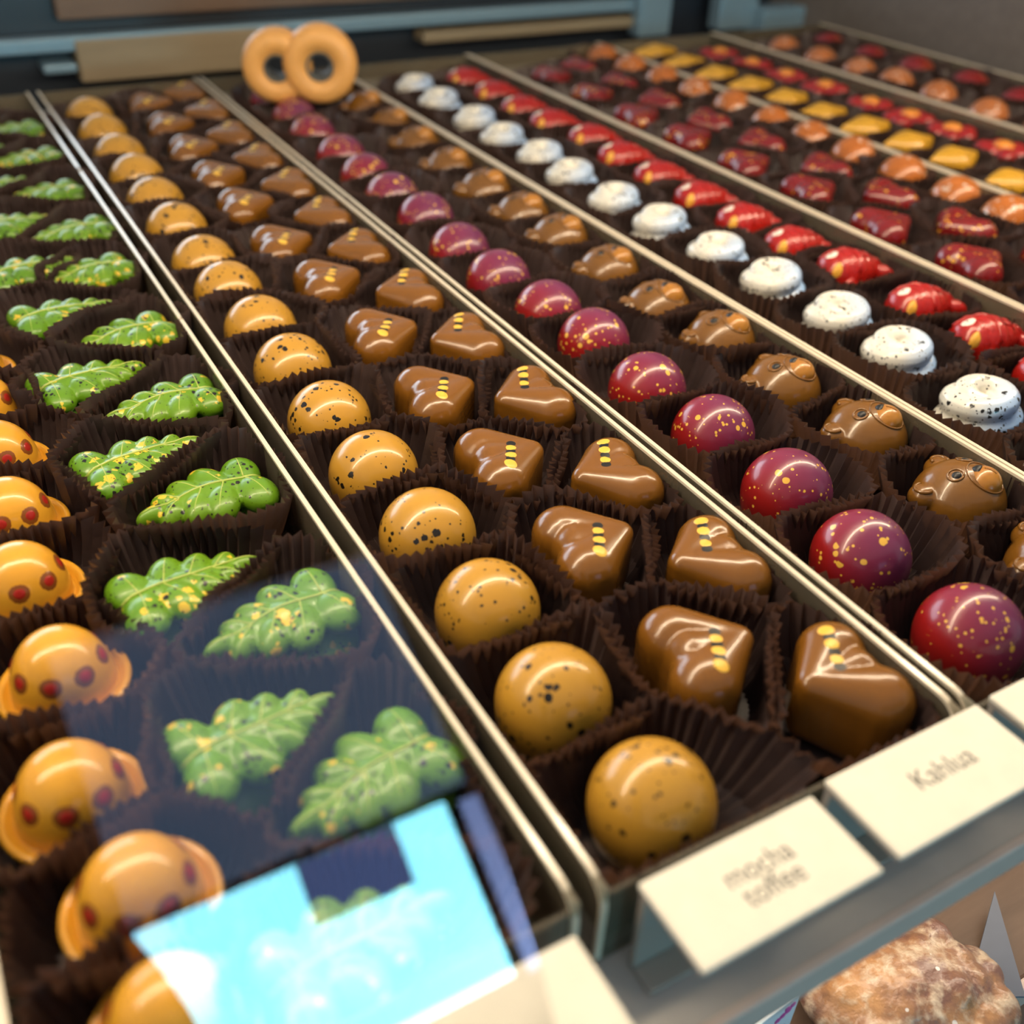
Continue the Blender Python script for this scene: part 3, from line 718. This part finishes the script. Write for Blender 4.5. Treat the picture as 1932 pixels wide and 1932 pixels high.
def make_cups():
    """every chocolate has its own cup, squeezed into the room its neighbours and the tray walls leave"""
    for (x, y, kind, crot, nm, what, where) in CUPLIST:
        rnd = random.Random(int(x * 13 + y * 7))
        walls = [(a, b) for a, b in TR if a < x < b]
        x0, x1 = walls[0] if walls else (x - 30, x + 30)
        nb = [(qx - x, qy - y) for (qx, qy, *_r) in CUPLIST if 0 < (qx - x) ** 2 + (qy - y) ** 2 < 70 ** 2 and x0 < qx < x1]
        ra, rb, ba, bb, hg, pl = {'round': (25, 25, 14.4, 14.4, 19.8, 47), 'wide': (25, 25, 17.2, 17.2, 19.0, 48), 'oval': (31, 26, 21.5, 14.6, 21.0, 54), 'low': (25, 25, 16.0, 16.0, 16.6, 46), 'fish': (29, 26, 20.0, 15.4, 18.6, 52), 'heart': (27, 28, 14.2, 15.2, 19.6, 48)}[kind]
        if y < 155 and x < 200: ra, rb = max(ra, 36), max(rb, 36)
        def lim(a):
            c, s_ = math.cos(a - crot), math.sin(a - crot)
            r = 1 / math.sqrt((c / ra) ** 2 + (s_ / rb) ** 2)
            dx, dy = math.cos(a), math.sin(a)
            for (qx, qy) in nb:
                D = math.hypot(qx, qy); k = (dx * qx + dy * qy) / D
                if k > 0.05: r = min(r, (D / 2 + 0.9) / k)
            r = max(r, 18.4 if kind == 'wide' else 12.0)
            if dx > 0.05: r = min(r, (x1 - 2.6 - x) / dx)
            if dx < -0.05: r = min(r, (x0 + 2.6 - x) / dx)
            if dy < -0.05: r = min(r, (YF + 2.2 - y) / dy)
            return max(r, 11.0)
        def base(a):
            c, s_ = math.cos(a - crot), math.sin(a - crot); return 1 / math.sqrt((c / ba) ** 2 + (s_ / bb) ** 2)
        o = obj('paper_cup', cup_mesh(rnd, lim, base, hg * rnd.uniform(0.94, 1.08), pl), 'cup_paper', None, (x, y, ZF + 0.1))
        tag(o, 'brown paper cup of the %s %s%s' % (nm, SHORT.get(what, what), where), 'paper cup', 'brown fluted paper cups')
SHORT = {'dark red heart chocolate with gold specks pointing right': 'dark red heart pointing right', 'dark red heart chocolate with gold specks pointing left': 'dark red heart pointing left', 'crimson low dome chocolate beside the wooden end panel': 'crimson dome by the end panel', 'copper dome chocolate beside the crimson domes': 'copper dome'}
make_cups()

# ------------------------------------------------------------------ name cards on clear holders
def text_me(body, size, align='CENTER'):
    cu = bpy.data.curves.new('t', 'FONT'); cu.body = body; cu.size = size * MM; cu.align_x = align; cu.align_y = 'CENTER'; cu.space_line = 0.78
    o = bpy.data.objects.new('t', cu); C.objects.link(o)
    dg = bpy.context.evaluated_depsgraph_get(); dg.update()
    me = bpy.data.meshes.new_from_object(o.evaluated_get(dg)); bpy.data.objects.remove(o); me.materials.clear(); return me
def label_card(x0, x1, y0, y1, z, label, words=None, size=7.0, off=(0, 0)):
    t = empty('name_card', ((x0 + x1) / 2, y1, -16)); tag(t, label, 'label', 'cream name cards along the tray fronts')
    kid(t, 'card', box_me('card', x0, x1, y0, y1, z - 1.3, z, 0.45), 'card')
    kid(t, 'ledge', box_me('ledge', x0 + 0.2, x1 - 0.2, y0 + 0.6, y1 - 0.2, z - 2.6, z - 1.35, 0.3), 'holder_acrylic', 'clear ledge under the card')
    kid(t, 'back_plate', box_me('back_plate', x0 + 0.5, x1 - 0.5, y1 - 2.2, y1 - 0.4, -16, z - 2.6, 0.3), 'holder_acrylic', 'clear upright plate')
    kid(t, 'foot', box_me('foot', x0 + 0.5, x1 - 0.5, 76, y1 - 2.2, -16.1, -14.6, 0.4), 'holder_acrylic', 'clear foot')
    if words:
        me = text_me(words, size); o = obj('lettering', me, 'ink'); o.parent = t
        o.location = (off[0] * MM, (-(y1 - y0) / 2 + off[1]) * MM, (z + 0.03 + 16) * MM); o['label'] = 'dark printed words'
label_card(80.6, 123.4, 64.4, 84.2, 11, 'cream card reading mocha toffee in front of the mustard domes', 'mocha\ntoffee', 6.0, (1.0, 0))
label_card(128.2, 173.8, 64.6, 85.6, 11.5, 'cream card with one printed word in front of the caramel hearts', 'Kahlua', 6.4, (1.5, 1.0))
label_card(22.5, 64.8, 61, 81.0, 11, 'blank cream card in front of the green leaves')
label_card(178.5, 222, 66, 86.0, 11.5, 'cream card at right edge in front of the purple domes')
print('COUNTS', TOTAL)

# ------------------------------------------------------------------ lower shelf in front, seen under the shelf edge
ZL = -120.0
ls = empty('lower_shelf', (220, 90, ZL - 12)); tag(ls, 'brown wooden lower shelf below the trays', 'shelf')
yf = at_z(1890, 1900, ZL).y
kid(ls, 'board', box_me('board', -80, 742, yf + 3, 420, ZL - 12, ZL, 1), 'brown_board')
kid(ls, 'front_edge', box_me('front_edge', -80, 742, yf, yf + 3, ZL - 13, ZL + 1, 0.6), 'shelf_edge', 'pinkish front edge')
def slab():
    a = at_z(1490, 1900, ZL + 12); b = at_z(1905, 1880, ZL + 12); c = at_z(1700, 1870, ZL + 12)
    W = (b - a).length / 2; ang = math.atan2(b.y - a.y, b.x - a.x)
    rnd = random.Random(3); vs, fs = [], []
    ell(vs, fs, (0, 0, 0), (W * 0.92, W * 0.55, 11), 40, 20)
    for k in range(70):
        t = rnd.uniform(0, 6.28); q = math.sqrt(rnd.random()); r = rnd.uniform(3, 7)
        ell(vs, fs, (q * W * 0.9 * math.cos(t), q * W * 0.55 * math.sin(t), 6 * (1 - q * q) + rnd.uniform(-2, 3)), (r, r * rnd.uniform(0.7, 1.2), r * 0.8), 12, 8)
    me = remesh('candied_slab', vs, fs, 1.0, 1, -11)
    o = obj('candied_slab', me, 'brittle_sugar', None, (c.x, c.y, ZL + 11), ang)
    tag(o, 'rough sugary brown brittle slab on the lower shelf', 'sweet')
slab()
def shelf_card():
    p = at_z(1462, 1935, ZL + 16)
    t = empty('shelf_sign', (p.x, p.y, ZL)); tag(t, 'small white sign with pink emblem below the shelf edge', 'sign')
    t.rotation_euler = (0, 0, math.radians(4))
    obj('card', box_me('card', -13, 7, -0.5, 0.5, 0, 26, 0.3), 'sign_white', t)
    me = text_me('an', 9.0); o = obj('lettering', me, 'ink', t, (0.5, -0.62, 13)); o.rotation_euler = (math.pi / 2, 0, 0); o['label'] = 'black letters'
    vs, fs = [], []
    for (x, z, r) in ((0, 0, 1.3), (1.9, 1.0, 1.5), (-1.7, -0.9, 1.3), (3.4, 2.4, 1.1), (1.2, 2.4, 1.0)): ell(vs, fs, (x, 0, z), (r, 0.25, r), 12, 8)
    o = obj('emblem', mesh('emblem', vs, fs), 'pink_print', t, (1.2, -0.6, 21)); o['label'] = 'pink floral emblem'
plain('sign_white', (0.72, 0.80, 0.86), 0.6); plain('pink_print', (0.60, 0.08, 0.36), 0.6); plain('grey_paper', (0.16, 0.18, 0.23), 0.6)
shelf_card()
p = at_z(1862, 1850, ZL)
vs = [(-9, -12, 0), (9, -10, 0), (7, 22, 6), (-9, -12, 0.8), (9, -10, 0.8), (7, 22, 6.8)]
o = obj('grey_card', mesh('grey_card', vs, [(2, 1, 0), (3, 4, 5), (0, 1, 4, 3), (1, 2, 5, 4), (2, 0, 3, 5)], False), 'grey_paper', None, (p.x + 4, p.y + 4, ZL + 0.1), D2R(-35))
tag(o, 'grey triangular paper card beside the brittle slab', 'card')
